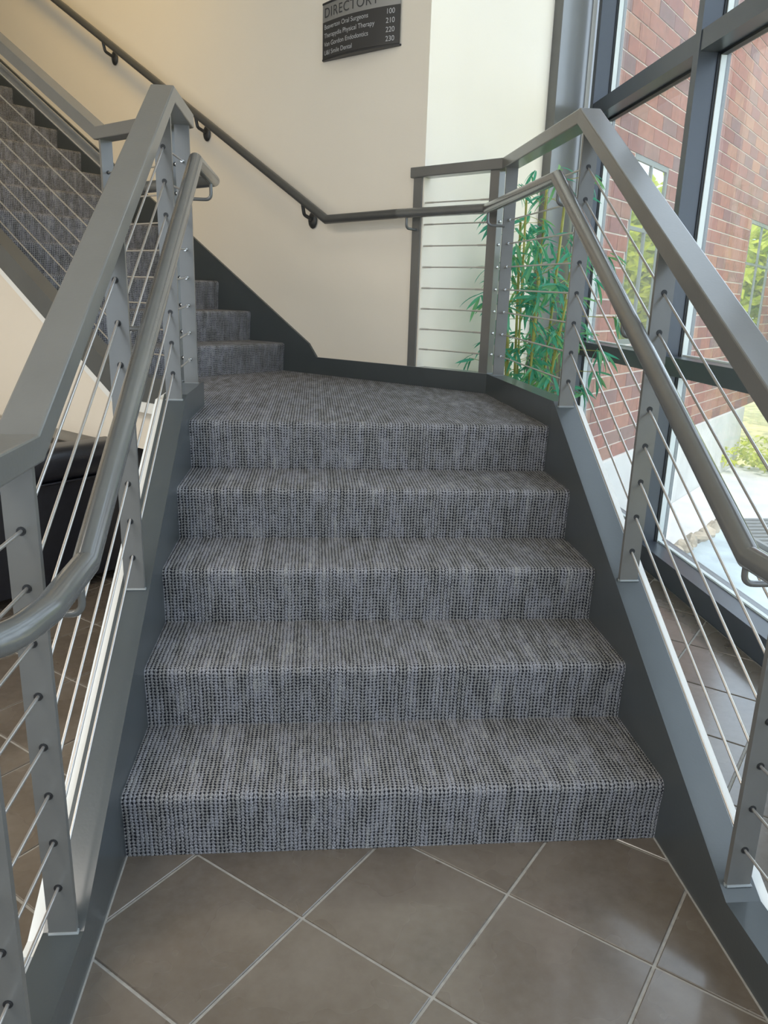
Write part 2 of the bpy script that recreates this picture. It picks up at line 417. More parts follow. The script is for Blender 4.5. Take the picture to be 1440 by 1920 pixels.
# drywall under the stairs, with white edge trim
def top_profile(off, y0, y1):
    pts = []
    yk0 = T * ((0.10 - 0.118) / R - 1); yk1 = T * ((LZ + 0.095 - 0.118) / R - 1)
    pts = [(y0, 0.10 + off), (yk0, 0.10 + off), (yk1, LZ + 0.095 + off), (y1, LZ + 0.095 + off)]
    return pts, yk0, yk1
for s, nm, lab, y1 in ((-1, 'wall_under_flight', 'white drywall skirt along the left stair stringer', 1.45), (1, 'wall_under_flight', 'white drywall skirt along the right stair stringer', 1.95)):
    tp, k0, k1 = top_profile(-0.018, -0.36, y1)
    pts = [(s * 0.700, y, z) for y, z in tp] + [(s * 0.700, y1, 0.0), (s * 0.700, -0.36, 0.0)]
    o = make(nm, prism(pts, (s * 0.052, 0, 0)), 'bead'); tag(o, lab, None, None, 'structure')
# wall under the outer side of the upper flight
k2 = 2.17
PU = PO + 0.16; NZ = 0.655           # a low niche behind the sofa, flush wall above it
pts = [fl(1.50, PO + 0.004, NZ), fl(1.50, PO + 0.004, LZ - 0.02), fl(1.98, PO + 0.004, LZ - 0.02), fl(6.2, PO + 0.004, line2(6.2) + 0.03), fl(6.2, PO + 0.004, NZ)]
bm = prism(pts, N * 0.028)
for b in ((1.50, 6.2, PO + 0.004, PU, NZ - 0.03, NZ), (1.50, 6.2, PU, PU + 0.05, 0.0, NZ)):
    bb = fbox(*b); me_ = bpy.data.meshes.new('t'); bb.to_mesh(me_); bm.from_mesh(me_); bb.free(); bpy.data.meshes.remove(me_)
o = make('wall_under_upper_flight', bm, 'wallpaint'); tag(o, 'cream wall below the upper stair flight', None, None, 'structure')

# ---- glazed curtain wall on the right
GX0, GX1 = 1.46, 1.56
MY = [3.46, 2.105, 0.72, -0.68, -2.08, -3.48, -4.88]
win = thing('window_1', 'tall glazed curtain wall in dark grey aluminium frames', None, (1.5, 0, 0), None, 'structure')
for y in MY:
    make('mullion', box(GX0, GX1 + 0.05, y - 0.027, y + 0.027, 0, H), 'alu', win, bevel=0.002)
TZ = [0.055, 1.01, 2.405, 3.85]
for i in range(len(MY) - 1):
    ya, yb = MY[i + 1] + 0.027, MY[i] - 0.027
    zs = TZ + [H]
    for k, z in enumerate(TZ):
        if k: make('transom', box(GX0 + 0.004, GX1 + 0.05, ya, yb, z - 0.042, z + 0.042), 'alu', win, bevel=0.002)
    for k in range(4):
        z0, z1 = zs[k] + (0.042 if k else 0.055), zs[k + 1] - (0.042 if k < 3 else 0)
        pn = make('pane', box(1.585, 1.591, ya, yb, z0, z1), 'glass', win)
        if i < 3:
            # bead and gasket on the far jamb (the side facing the viewer), thin line below the transom
            make('glazing_bead', box(GX1, 1.585, yb - 0.012, yb, z0, z1), 'beadlight', win)
            make('gasket', box(GX1 - 0.012, GX1, yb - 0.006, yb, z0, z1), 'gasket', win)
            make('gasket', box(GX1 - 0.004, 1.584, ya, yb - 0.013, z1 - 0.012, z1), 'gasket', win)
            make('glazing_bead', box(GX1 + 0.004, 1.583, ya, yb - 0.013, z0, z0 + 0.008), 'beadlight', win)
sill = make('sill', box(GX0, 1.63, -4.9, 3.5, 0, 0.11), 'alu', win, bevel=0.003)
# entrance glazing behind the viewer
w2 = thing('window_2', 'glazed entrance screen behind the viewer', None, (-1.7, -5.06, 0), None, 'structure')
for x in (-4.7, -3.2, -1.7, -0.2, 1.3):
    make('mullion', box(x - 0.03, x + 0.03, -5.11, -5.01, 0, 3.6), 'alu', w2)
for z in (0.05, 2.2, 3.57):
    make('transom', box(-4.7, 1.3, -5.10, -5.02, z - 0.04, z + 0.04), 'alu', w2)
for i in range(4):
    make('pane', box(-4.67 + i * 1.5, -3.23 + i * 1.5, -5.063, -5.057, 0.09, 3.53), 'glass', w2)
# grey column cladding between the cream wall and the glazing
tr = thing('trim_1', 'grey enamelled column casing between cream wall and glazing', None, fl(AC, 3.3, 0), None, 'structure')
make('column_casing', fbox(AC - 0.055, AC + 0.04, 3.15, 3.64, 0, H), 'paint', tr, bevel=0.006)
make('edge_strip', box(1.425, 1.455, 3.505, 3.53, 0, H), 'bead', tr)

# ================================================================== STAIRS
def carpet_profile(k, run, nose=0.012, r=0.018):
    """(depth, height, arc) points of one carpeted step, depth from its riser"""
    pts = [(0.0, 0.0)]
    pts.append((-nose * 0.35, R * 0.55)); pts.append((-nose, R - r * 1.3))
    for a in range(0, 91, 18):
        t = math.radians(a); pts.append((-nose + r - r * math.cos(t), R - r + r * math.sin(t)))
    pts.append((run, R))
    out = []; s = 0
    for i, p in enumerate(pts):
        if i: s += math.dist(p, pts[i - 1])
        out.append((p[0], p[1], s))
    return out
def step_mesh(prof, f, u0, u1, vofs, nu=6):
    """f(u, depth, height) -> world point"""
    bm = bmesh.new(); uvl = bm.loops.layers.uv.new('weave'); rows = []
    for (d_, h_, s_) in prof:
        rows.append([bm.verts.new(f(u0 + (u1 - u0) * i / nu, d_, h_)) for i in range(nu + 1)])
    for a in range(len(prof) - 1):
        for i in range(nu):
            fc = bm.faces.new((rows[a][i], rows[a][i + 1], rows[a + 1][i + 1], rows[a + 1][i]))
            for lp, (aa, ii) in zip(fc.loops, ((a, i), (a, i + 1), (a + 1, i + 1), (a + 1, i))):
                lp[uvl].uv = (u0 + (u1 - u0) * ii / nu, vofs + prof[aa][2])
    # underside so that each step is a closed block
    lo = [bm.verts.new(f(u0 + (u1 - u0) * i / nu, prof[-1][0], 0.0)) for i in range(nu + 1)]
    for i in range(nu):
        bm.faces.new((rows[-1][i], rows[-1][i + 1], lo[i + 1], lo[i])); bm.faces.new((lo[i], lo[i + 1], rows[0][i + 1], rows[0][i]))
    for e in (0, nu): bm.faces.new([rw[e] for rw in rows] + [lo[e]])
    return bm
low = thing('stair_flight', 'lower flight of five steps in grey woven carpet', 'staircase', (0, 0, 0))
for k in range(5):
    run = T + 0.004 if k < 4 else 0.03
    f = lambda u, d_, h_, k=k: Vector((u, k * T + d_, k * R + h_))
    make('step', step_mesh(carpet_profile(k, run), f, -HW, HW, k * (R + T)), 'carpet', low, smooth=35)
def stringer_low(s, y1):
    tp, k0, k1 = top_profile(0.0, -2.4, y1)
    bot = [(y1, LZ - 0.22), (k1, LZ - 0.22)]
    yb = T * (0.10 / R)                 # underside leaves the floor
    pts = tp + bot + [(yb, 0.0), (-2.4, 0.0)]
    return prism([(s * HW, y, z) for y, z in pts], (s * 0.076, 0, 0))
make('stringer', stringer_low(-1, 1.55), 'string', low, bevel=0.004)
make('stringer', stringer_low(1, 1.14), 'string', low, bevel=0.004)

land = thing('stair_landing', 'carpeted landing where the stair turns left', 'landing', (0, 1.9, 0.6))
CXI = 0.617                     # the landing narrows a little towards its far right corner
poly = [(-HW, 4 * T + 0.03), (HW, 4 * T + 0.03), (CXI, y_at(PW, CXI))]
q = fl(A0 + 0.02, PW, 0); poly.append((q.x, q.y)); q = fl(A0 + 0.02, PO + 0.04, 0); poly.append((q.x, q.y)); poly.append((-HW, y_at(PO + 0.04, -HW)))
bm = bmesh.new(); uvl = bm.loops.layers.uv.new('weave')
tv_ = [bm.verts.new((x, y, LZ)) for x, y in poly]; bv_ = [bm.verts.new((x, y, LZ - 0.2)) for x, y in poly]
fc = bm.faces.new(tv_); bm.faces.new(bv_[::-1])
for i in range(len(poly)):
    j = (i + 1) % len(poly); bm.faces.new((tv_[i], tv_[j], bv_[j], bv_[i]))
for fa in bm.faces:
    for lp in fa.loops: lp[uvl].uv = (lp.vert.co.x, lp.vert.co.y)
make('carpet', bm, 'carpet', land)
# kerb along the wall and the open right-hand side
yc = y_at(PW, CXI)
cin = Vector((CXI, yc, 0)); cout = Vector((CXI + 0.078, y_at(PW + 0.076, CXI + 0.078), 0))
e0i = fl(2.13, PW, 0); e1o = fl(AC - 0.005, PW + 0.076, 0)
bm = prism([Vector((*(p.xy), LZ - 0.22)) for p in (cin, e0i, fl(2.13, PW + 0.014, 0), fl(AC - 0.005, PW + 0.014, 0), e1o, cout)], (0, 0, 0.315))
make('wall_kerb', bm, 'string', land, bevel=0.003)
bm = prism([Vector((*(p.xy), LZ - 0.22)) for p in (Vector((HW, 1.14, 0)), cin, cout, Vector((HW + 0.076, 1.14, 0)))], (0, 0, 0.3148))
make('side_kerb', bm, 'string', land, bevel=0.003)

up = thing('stair_flight', 'upper flight of carpeted steps climbing to the left', 'staircase', fl(A0, 1.3, LZ))
NU = 15
for k in range(NU):
    f = lambda u, d_, h_, k=k: fl(A0 + k * T2 + d_, u, LZ - 0.010 + k * R + h_)
    make('step', step_mesh(carpet_profile(k, T2 + 0.004), f, PO + 0.04, PW, k * (R + T) + 1.3), 'carpet', up, smooth=35)
aE = A0 + NU * T2
pts = [(2.13, LZ - 0.1), (2.13, 0.948), (2.19, line2(2.19) + 0.12), (aE, line2(aE) + 0.12), (aE, line2(aE) - 0.4), (2.5, LZ - 0.1)]
make('wall_stringer', prism([fl(a, PW, z) for a, z in pts], N * 0.014), 'string', up, bevel=0.002)
# outer stringer (level at the landing, then climbing) with its white edge trim
YN = y_at(PO, -0.684)            # where the left railing turns
a_c = along(-0.684, YN)
KO = A0 + T2 * ((LZ + 0.095 - 0.155 - LZ) / R - 1)
path = [fl(a_c, PO, LZ + 0.095), fl(KO, PO, LZ + 0.095), fl(aE, PO, line2(aE) + 0.155)]
sec = [(0.038, 0.0), (0.038, -0.105), (-0.038, -0.105), (-0.038, 0.0)]
make('outer_stringer', sweep(path, sec), 'string', up, bevel=0.003)
make('edge_trim', sweep([p - Vector((0, 0, 0.105)) for p in path], [(0.036, 0), (0.036, -0.045), (-0.036, -0.045), (-0.036, 0)]), 'bead', up)
make('upper_floor_slab', fbox(aE, aE + 0.6, PO + 0.04, PW, LZ + NU * R - 0.3, LZ + NU * R), 'carpet', up)

# ================================================================== RAILINGS
RX = 0.684                                  # railing centre line
CB = [0.205 + 0.1 * k for k in range(8)]    # cable heights above the nosing line
LV = [LZ + 0.185 + 0.1 * k for k in range(8)]
TOPC = 1.065 - 0.0225                       # top rail centre above the nosing line
rail_sec = rrect(0.072, 0.047, 0.004, 2)
K0 = -0.300; K1 = T * ((LZ + 1.05 - 1.065) / R - 1)
ZLOW = line(K0) + TOPC; ZTOP = LZ + 1.05 - 0.0225
HZW = 1.668
def wallz(a): return HZW + (a - 1.99) * 0.590
HZ = 1.685; HY1 = T * ((HZ - 0.868) / R - 1); HY0 = -0.325; HLOW = line(HY0) + 0.868
HX = 0.587; HR = 0.0225
grom_me = None
def post(parent, x, y, z0, z1, ex, ey, holes=(), front=-1, w=0.052, t=0.0127, weld=True):
    """flat bar post; ex across its face, ey through it"""
    c = Vector((x, y, (z0 + z1) / 2))
    p = make('post', obox(c, ex, ey, (0, 0, 1), w / 2, t / 2, (z1 - z0) / 2), 'paint', parent, bevel=0.0015)
    if weld:
        b = Vector((x, y, z0)); e_x, e_y = Vector(ex), Vector(ey)
        rr = [b - e_x * w / 2 - e_y * t / 2, b + e_x * w / 2 - e_y * t / 2, b + e_x * w / 2 + e_y * t / 2, b - e_x * w / 2 + e_y * t / 2, b - e_x * w / 2 - e_y * t / 2]
        make('weld', tube([q + Vector((0, 0, 0.001)) for q in rr], 0.004, 6), 'weld', p, smooth=60)
    for h in holes:
        gp = Vector((x, y, h)) + Vector(ey) * front * (t / 2)
        make('grommet', cyl(gp, ey, 0.0078, 0.003, 12), 'black', p)
    return p
CR = 0.0033
def cable(parent, path, ends=()):
    o = make('cable', tube(path, CR, 8), 'steel', parent, smooth=60)
    for e, d_ in ends:
        bm = ball(Vector(e), 0.0068); cyl(Vector(e) + Vector(d_) * 0.012, d_, 0.0050, 0.018, 10, bm)
        make('end_fitting', bm, 'chrome', o, smooth=50)
def bracket(parent, px, py, pz, hx, hy, hz):
    """bent rod from a post up to the underside of the handrail"""
    a = Vector((px, py, pz)); b = Vector((hx, hy, pz)); c = Vector((hx, hy, hz - HR * 0.6))
    make('handrail_bracket', tube(fillet([a, b, c], 0.022, 6), 0.0062, 10), 'rail', parent, smooth=50)

# ---- left railing of the lower flight
XL = -RX
cornerL = Vector((XL, YN, ZTOP))
KT = A0 + T2 * ((ZTOP - LZ - TOPC - 0.015) / R - 1)
upTop = [cornerL, fl(KT, PO, ZTOP), fl(aE, PO, line2(aE) + TOPC + 0.015)]
pathL = [Vector((XL, -1.05, ZLOW)), Vector((XL, K0, ZLOW)), Vector((XL, K1, ZTOP)), cornerL] + upTop[1:]
rl = thing('cable_railing', 'grey steel cable railing on the left of the lower flight', 'railing', (XL, 0, 0.1))
make('top_rail', sweep(pathL, rail_sec, 0, 3), 'paint', rl)
Lposts = [-0.565, -0.32, 0.40, 1.105, -1.03]
def zbase(y): return max(0.10, min(line(y) + 0.118, LZ + 0.095))
def zrail(y): return max(ZLOW, min(line(y) + TOPC, ZTOP)) - 0.021
def cabz(y, k):
    if y <= K0: return 0.205 + 0.1 * k
    return line(y) + CB[k] - (line(K0) * 0 if y > K0 else 0)
for y in Lposts:
    post(rl, XL, y, zbase(y) - 0.003, zrail(y) + 0.004, (1, 0, 0), (0, 1, 0), [max(0.205 + .1 * k, cabz(y, k)) for k in range(8)])
yb = YN - 0.032
post(rl, XL, yb, LZ + 0.092, ZTOP - 0.02, (1, 0, 0), (0, 1, 0), [])
for k in range(8):
    y1 = Lposts[3]
    cable(rl, fillet([Vector((XL, -1.05, 0.205 + 0.1 * k)), Vector((XL, -0.32, 0.205 + 0.1 * k)), Vector((XL, y1, cabz(y1, k))), Vector((XL, yb - 0.01, LV[k]))], 0.05, 4),
          [((XL, yb - 0.012, LV[k]), (0, -1, -0.1))])
cornH = Vector((-HX, y_at(PO + 0.092, -HX), HZ))
upH = [cornH, fl(A0 + T2 * ((HZ - LZ - 0.885) / R - 1), PO + 0.092, HZ), fl(aE, PO + 0.092, line2(aE) + 0.885)]
hL = fillet([Vector((-HX - 0.16, -0.640, HLOW)), Vector((-HX - 0.02, -0.640, HLOW)), Vector((-HX + 0.003, -0.52, HLOW)), Vector((-HX, HY0, HLOW))], 0.09, 6) + [Vector((-HX, HY1, HZ)), cornH] + upH[1:]
nL = len(hL) - 3
make('handrail', sweep(hL, circ(HR, 20), 0, nL), 'rail', rl, smooth=24)
def hz_at(y): return max(HLOW, min(line(y) + 0.868, HZ))
for y in (-0.36, 0.40):
    bracket(rl, XL + 0.02, y, hz_at(y) - 0.075, -HX, y, hz_at(y))
bracket(rl, XL + 0.026, yb - 0.007, HZ - 0.075, -HX, yb - 0.007, HZ)

# ---- outer railing of the upper flight
ru_ = thing('cable_railing', 'grey steel cable railing climbing beside the upper flight', 'railing', fl(2.2, PO, LZ))
make('top_rail', sweep(pathL, rail_sec, 3, 5), 'paint', ru_)
make('handrail', sweep(hL, circ(HR, 20), nL, nL + 2), 'rail', ru_, smooth=24)
def z2(a, k): return max(LV[k], line2(a) + CB[k] + 0.02)
PA = 2.035
up_posts = [a_c + 0.06, PA] + [PA + 1.15 * i for i in range(1, 4)]
for a in up_posts:
    p = fl(a, PO, 0)
    post(ru_, p.x, p.y, max(LZ + 0.095, line2(a) + 0.155) - 0.003, max(ZTOP, line2(a) + TOPC + 0.015) - 0.018, N, D, [z2(a, k) for k in range(8)], front=-1)
for k in range(8):
    cable(ru_, [fl(a_c + 0.045, PO, LV[k]), fl(PA, PO, z2(PA, k)), fl(aE, PO, line2(aE) + CB[k] + 0.02)], [(fl(a_c + 0.05, PO, LV[k]), -D)])
for a in (PA, PA + 1.15):
    hz = max(HZ, line2(a) + 0.885); p0 = fl(a, PO + 0.02, 0); p1 = fl(a, PO + 0.092, 0)
    bracket(ru_, p0.x, p0.y, hz - 0.075, p1.x, p1.y, hz)

# ---- right railing of the lower flight and the open side of the landing
XR = RX; XC = 0.658
yR = y_at(PW + 0.030, XC)
cornR = Vector((XC, yR, ZTOP))
pathR = [Vector((XR, -1.05, ZLOW)), Vector((XR, K0, ZLOW)), Vector((XR, K1, ZTOP)), cornR, fl(1.500, PW + 0.030, ZTOP - 0.006)]
rr_ = thing('cable_railing', 'grey steel cable railing on the right of the lower flight', 'railing', (XR, 0, 0.1))
make('top_rail', sweep(pathR, rail_sec, 0, 3), 'paint', rr_)
Rposts = [-0.565, -0.29, 0.42, 1.105, -1.03]
for y in Rposts:
    post(rr_, XR, y, zbase(y) - 0.003, zrail(y) + 0.004, (1, 0, 0), (0, 1, 0), [max(0.205 + .1 * k, cabz(y, k)) for k in range(8)])
yb = yR - 0.055; XB = XC + 0.002
post(rr_, XB, yb, LZ + 0.092, ZTOP - 0.02, (1, 0, 0), (0, 1, 0), [])
for k in range(8):
    cable(rr_, fillet([Vector((XR, -1.05, 0.205 + 0.1 * k)), Vector((XR, -0.29, max(.205 + .1 * k, cabz(-0.29, k)))), Vector((XR, 1.105, cabz(1.105, k))), Vector((XB, yb - 0.01, LV[k]))], 0.05, 4),
          [((XB, yb - 0.012, LV[k]), (0, -1, 0))])
hc = Vector((0.558, y_at(PW - 0.075, 0.558), HZ - 0.003))
hR = [Vector((HX, -1.0, HLOW)), Vector((HX, HY0 + 0.03, HLOW)), Vector((HX, HY1, HZ)), hc, fl(1.513, PW - 0.075, HZ - 0.006), fl(1.99, PW - 0.075, HZW), fl(aE, PW - 0.075, wallz(aE))]
make('handrail', sweep(hR, circ(HR, 20), 0, 4), 'rail', rr_, smooth=24)
for y in (-0.29, 0.42, 1.09):
    bracket(rr_, XR - 0.02, y, hz_at(y) - 0.075, HX, y, hz_at(y))
bracket(rr_, XB - 0.02, yb - 0.01, HZ - 0.075, 0.562, yb - 0.01, HZ)

# ---- short railing between the wall end and the landing corner
rw = thing('cable_railing', 'short dark cable railing panel from wall corner to landing corner', 'railing', fl(1.3, PW + 0.03, LZ))
make('top_rail', sweep(pathR, rail_sec, 3, 4), 'paint', rw)
aC = along(XC, yR) + 0.055
for a, fr in ((1.462, -1), (aC, 1)):
    p = fl(a, PW + 0.030, 0)
    post(rw, p.x, p.y, LZ + 0.092, ZTOP - 0.02, N, D, [], w=0.052, t=0.048)
for k in range(8):
    o0, o1 = fl(aC, PW + 0.03, LV[k]), fl(1.462, PW + 0.03, LV[k])
    cable(rw, [o0, o1])
    cb = bpy.data.objects[[o.name for o in C.objects if o.name.startswith('cable') and not o.name.startswith('cable_')][-1]] if False else None
    make('cable_sleeve', tube([o0 + D * 0.024, o0 + D * 0.085], 0.0046, 8), 'steel', rw, smooth=60)
    make('cable_sleeve', tube([o1 - D * 0.024, o1 - D * 0.085], 0.0046, 8), 'steel', rw, smooth=60)
    make('end_fitting', ball(o0 - D * 0.026, 0.0068), 'chrome', rw, smooth=60)
p = fl(1.462, PW + 0.01, 0); p1 = fl(1.462, PW - 0.075, 0)
bracket(rw, p.x, p.y, HZ - 0.075, p1.x, p1.y, HZ)

# ---- handrail fixed to the cream wall
wh = thing('wall_handrail', 'dark round handrail running up the cream wall', 'handrail', fl(2.2, PW, HZ))
make('tube', sweep(hR, circ(HR, 20), 4, 6), 'walltube', wh, smooth=50)
for a in (2.165, 3.035, 3.93, 4.85):
    hz = max(HZW, wallz(a)); rc = fl(a, PW + 0.006, hz - 0.094)
    bm = ball(rc, 0.033)
    for v in bm.verts:
        d_ = v.co - rc; n_ = d_.dot(N); v.co = rc + (d_ - N * n_) + N * n_ * 0.35 + Vector((0, 0, d_.z * 0.35))
    b = make('bracket', bm, 'bracket', wh, smooth=60)
    make('arm', tube(fillet([rc, fl(a, PW - 0.060, hz - 0.072), fl(a, PW - 0.075, hz - HR * 0.5)], 0.02), 0.0095, 10), 'bracket', b, smooth=50)

# ================================================================== DIRECTORY SIGN
sg = thing('directory_sign', 'charcoal wall directory board listing suites under a silver header', 'sign', fl(1.85, PW, 2.44))
SA0, SA1, SZ0, SZ1, SZH = 2.097, 1.602, 2.443, 2.694, 2.612
def bow(t): return 0.012 + 0.030 * (1 - (2 * t - 1) ** 2)
def signpt(t, z, off=0.0): return fl(SA0 + (SA1 - SA0) * t, PW + 0.015 - bow(t) - off, z)
def sign_panel(z0, z1, off, thick):
    bm = bmesh.new(); n = 16; ra = []
    for i in range(n + 1):
        t = i / n
        ra.append([bm.verts.new(signpt(t, z0, off)), bm.verts.new(signpt(t, z1, off)), bm.verts.new(signpt(t, z1, off - thick)), bm.verts.new(signpt(t, z0, off - thick))])
    for i in range(n):
        for j in range(4): bm.faces.new((ra[i][j], ra[i + 1][j], ra[i + 1][(j + 1) % 4], ra[i][(j + 1) % 4]))
    bm.faces.new(ra[0]); bm.faces.new(ra[-1][::-1]); return bm
make('panel', sign_panel(SZ0 + 0.006, SZH, 0.0, 0.004), 'signdark', sg, smooth=30)
make('header', sign_panel(SZH, SZ1, 0.0, 0.004), 'signhead', sg, smooth=30)
for z in (SZ0, SZ1):
    bm = bmesh.new(); n = 16; a_ = []; b_ = []
    pts = [signpt(i / n, z - 0.004, 0.003) for i in range(n + 1)] + [fl(SA1 - 0.004, PW + 0.015, z - 0.004), fl(SA0 + 0.004, PW + 0.015, z - 0.004)]
    make('end_cap', prism(pts, (0, 0, 0.008)), 'signbar', sg)
def text(name, s, h, t0, z, material, right=False, xs=1.0):
    cu_ = bpy.data.curves.new('txt', 'FONT'); cu_.body = s; cu_.size = h; cu_.align_x = 'RIGHT' if right else 'LEFT'; cu_.extrude = 0.0
    cu_.space_character = xs
    ob = bpy.data.objects.new('txt', cu_); C.objects.link(ob)
    dg = bpy.context.evaluated_depsgraph_get(); dg.update()
    me = bpy.data.meshes.new_from_object(ob.evaluated_get(dg)); me.name = name
    bpy.data.objects.remove(ob); bpy.data.curves.remove(cu_)
    bm = bmesh.new(); bm.from_mesh(me); bpy.data.meshes.remove(me)
    bmesh.ops.subdivide_edges(bm, edges=[e for e in bm.edges if e.calc_length() > 0.03], cuts=2)
    L = abs(SA1 - SA0)
    for v in bm.verts: v.co = signpt(t0 + v.co.x / L, z + v.co.y, 0.0012)
    bmesh.ops.recalc_face_normals(bm, faces=bm.faces)
    return make(name, bm, material, sg)
tag(text('lettering', 'DIRECTORY', 0.062, 0.03, SZH + 0.018, 'textdark', xs=1.12), 'dark DIRECTORY heading')
rows = [('Beaverton Oral Surgeons', '100'), ('Therapydia Physical Therapy', '210'), ('Van Gordon Endodontics', '220'), ('U&I Smile Dental', '230')]
for i, (a, b) in enumerate(rows):
    z = SZH - 0.034 - i * 0.0385
    text('lettering', a, 0.030, 0.03, z, 'textwhite'); text('lettering', b, 0.032, 0.95, z, 'textwhite', True)

# ================================================================== SOFA
so = thing('sofa', 'black leather sofa with a rolled back by the stair wall', 'sofa', (-1.5, 1.8, 0))
SO = Vector((-1.288, 1.657, 0)); SE = N; SD = D       # along the back, towards its front
def sp(s, d_, z): return SO + SE * s + SD * d_ + Vector((0, 0, z))
def sbox(s0, s1, d0, d1, z0, z1): return prism([sp(s0, d0, z0), sp(s1, d0, z0), sp(s1, d1, z0), sp(s0, d1, z0)], (0, 0, z1 - z0))
s0, s1 = -1.45, 0.455
make('back_panel', sbox(s0, s1, 0.0, 0.14, 0.05, 0.50), 'leather', so, bevel=0.012, smooth=40)
make('rolled_top', sweep([sp(s0, 0.07, 0.57), sp(s1, 0.07, 0.57)], rrect(0.20, 0.145, 0.062, 6)), 'leather', so, smooth=50)
make('piping', tube([sp(s0, -0.004, 0.497), sp(s1, -0.004, 0.497)], 0.006, 8), 'leather', so, smooth=60)
make('base', sbox(s0, s1, 0.14, 0.86, 0.07, 0.28), 'leather', so, bevel=0.02, smooth=40)
for i in range(2):
    a = s0 + 0.18 + i * 0.70
    make('seat_cushion', sbox(a, a + 0.69, 0.15, 0.88, 0.28, 0.44), 'leather', so, bevel=0.045, smooth=50)
    make('back_cushion', sbox(a, a + 0.69, 0.15, 0.36, 0.44, 0.70 - 0.08), 'leather', so, bevel=0.05, smooth=50)
for a in (s0, s1 - 0.17):
    make('armrest', sbox(a, a + 0.17, 0.14, 0.88, 0.07, 0.52), 'leather', so, bevel=0.04, smooth=50)
for a in (s0 + 0.08, s1 - 0.08):
    for d_ in (0.06, 0.80):
        make('foot', cyl(sp(a, d_, 0.035), (0, 0, 1), 0.022, 0.07), 'black', so)

# ================================================================== BAMBOO
pc_ = Vector((0.97, 2.68, 0))
bp_ = thing('bamboo_plant', 'tall bamboo plant with yellow canes and drooping green leaves', 'plant', pc_)
bm = cyl(pc_ + Vector((0, 0, 0.17)), (0, 0, 1), 0.15, 0.34, 24, r2=0.19)
make('planter', bm, 'pot', bp_, smooth=40)
make('soil', cyl(pc_ + Vector((0, 0, 0.335)), (0, 0, 1), 0.178, 0.02, 20), 'soil', bp_)
def leaf_mesh():
    bm = bmesh.new(); n = 5; L = 1.0; rows = []
    for i in range(n + 1):
        t = i / n; wd = 0.085 * math.sin(math.pi * min(1, t * 0.92 + 0.06)) ** 0.8 * (1 - 0.25 * t); z = -0.30 * t * t
        if i == n: rows.append([bm.verts.new((t * L, 0, z))])
        else: rows.append([bm.verts.new((t * L, -wd, z + 0.02)), bm.verts.new((t * L, 0, z)), bm.verts.new((t * L, wd, z + 0.02))])
    for i in range(n):
        a, b = rows[i], rows[i + 1]
        if len(b) == 1:
            bm.faces.new((a[0], a[1], b[0])); bm.faces.new((a[1], a[2], b[0]))
        else:
            bm.faces.new((a[0], a[1], b[1], b[0])); bm.faces.new((a[1], a[2], b[2], b[1]))
    me = bpy.data.meshes.new('leaf'); bm.to_mesh(me); bm.free(); me.materials.append(M['leaf']); me.shade_smooth(); return me
LEAF = leaf_mesh()
rnd = random.Random(11)
leaves = []
def leafspray(p, out, n, size):
    for _ in range(n):
        az = math.atan2(out.y, out.x) + rnd.gauss(0, 0.75); el = rnd.uniform(-1.05, 0.15)
        L = size * rnd.uniform(0.7, 1.25)
        mw = Matrix.Translation(p + Vector((rnd.gauss(0, .008), rnd.gauss(0, .008), rnd.gauss(0, .01)))) @ Matrix.Rotation(az, 4, 'Z') @ Matrix.Rotation(-el, 4, 'Y') @ Matrix.Rotation(rnd.gauss(0, 0.6), 4, 'X') @ Matrix.Scale(L, 4)
        leaves.append(mw)
def inroom(q):
    return (q.x < 1.41 and along(q.x, q.y) < AC - 0.03 and (q.x > 0.75 or perp(q.x, q.y) > PW + 0.10) and not (perp(q.x, q.y) > 3.08 and along(q.x, q.y) > AC - 0.12))
canes = [(-0.10, -0.06, 1.98), (0.05, 0.05, 1.92), (-0.04, 0.09, 1.70), (0.11, -0.03, 1.78), (0.00, -0.10, 1.55), (-0.12, 0.04, 1.62), (0.13, 0.09, 1.45), (0.06, -0.12, 1.30), (-0.06, -0.02, 1.86)]
for ci, (dx, dy, hh) in enumerate(canes):
    b = pc_ + Vector((dx * 0.7, dy * 0.7, 0.33)); lean = Vector((dx * 0.9, dy * 0.9, 0)) + Vector((rnd.gauss(0, .04), rnd.gauss(0, .04), 0))
    pts = []
    for i in range(9):
        t = i / 8; q = b + lean * t + Vector((0, 0, (hh - 0.33) * t)); pts.append(q)
    make('cane', tube(pts, 0.0075 if ci < 5 else 0.006, 8), 'stem', bp_, smooth=60)
    for i in range(int(14 * hh)):
        t = rnd.uniform(0.2, 1.0); q = b + lean * t + Vector((0, 0, (hh - 0.33) * t))
        az = rnd.uniform(0, 2 * math.pi); ln = rnd.uniform(0.05, 0.30); o_ = Vector((math.cos(az), math.sin(az), 0))
        e = q + o_ * ln + Vector((0, 0, rnd.uniform(-0.02, 0.10)))
        if not inroom(e + o_ * 0.10): continue
        if rnd.random() < 0.45: make('twig', tube([q, (q + e) / 2 + Vector((0, 0, .012)), e], 0.0016, 5), 'stem', bp_)
        leafspray(e, o_, rnd.randint(4, 7), 0.115)
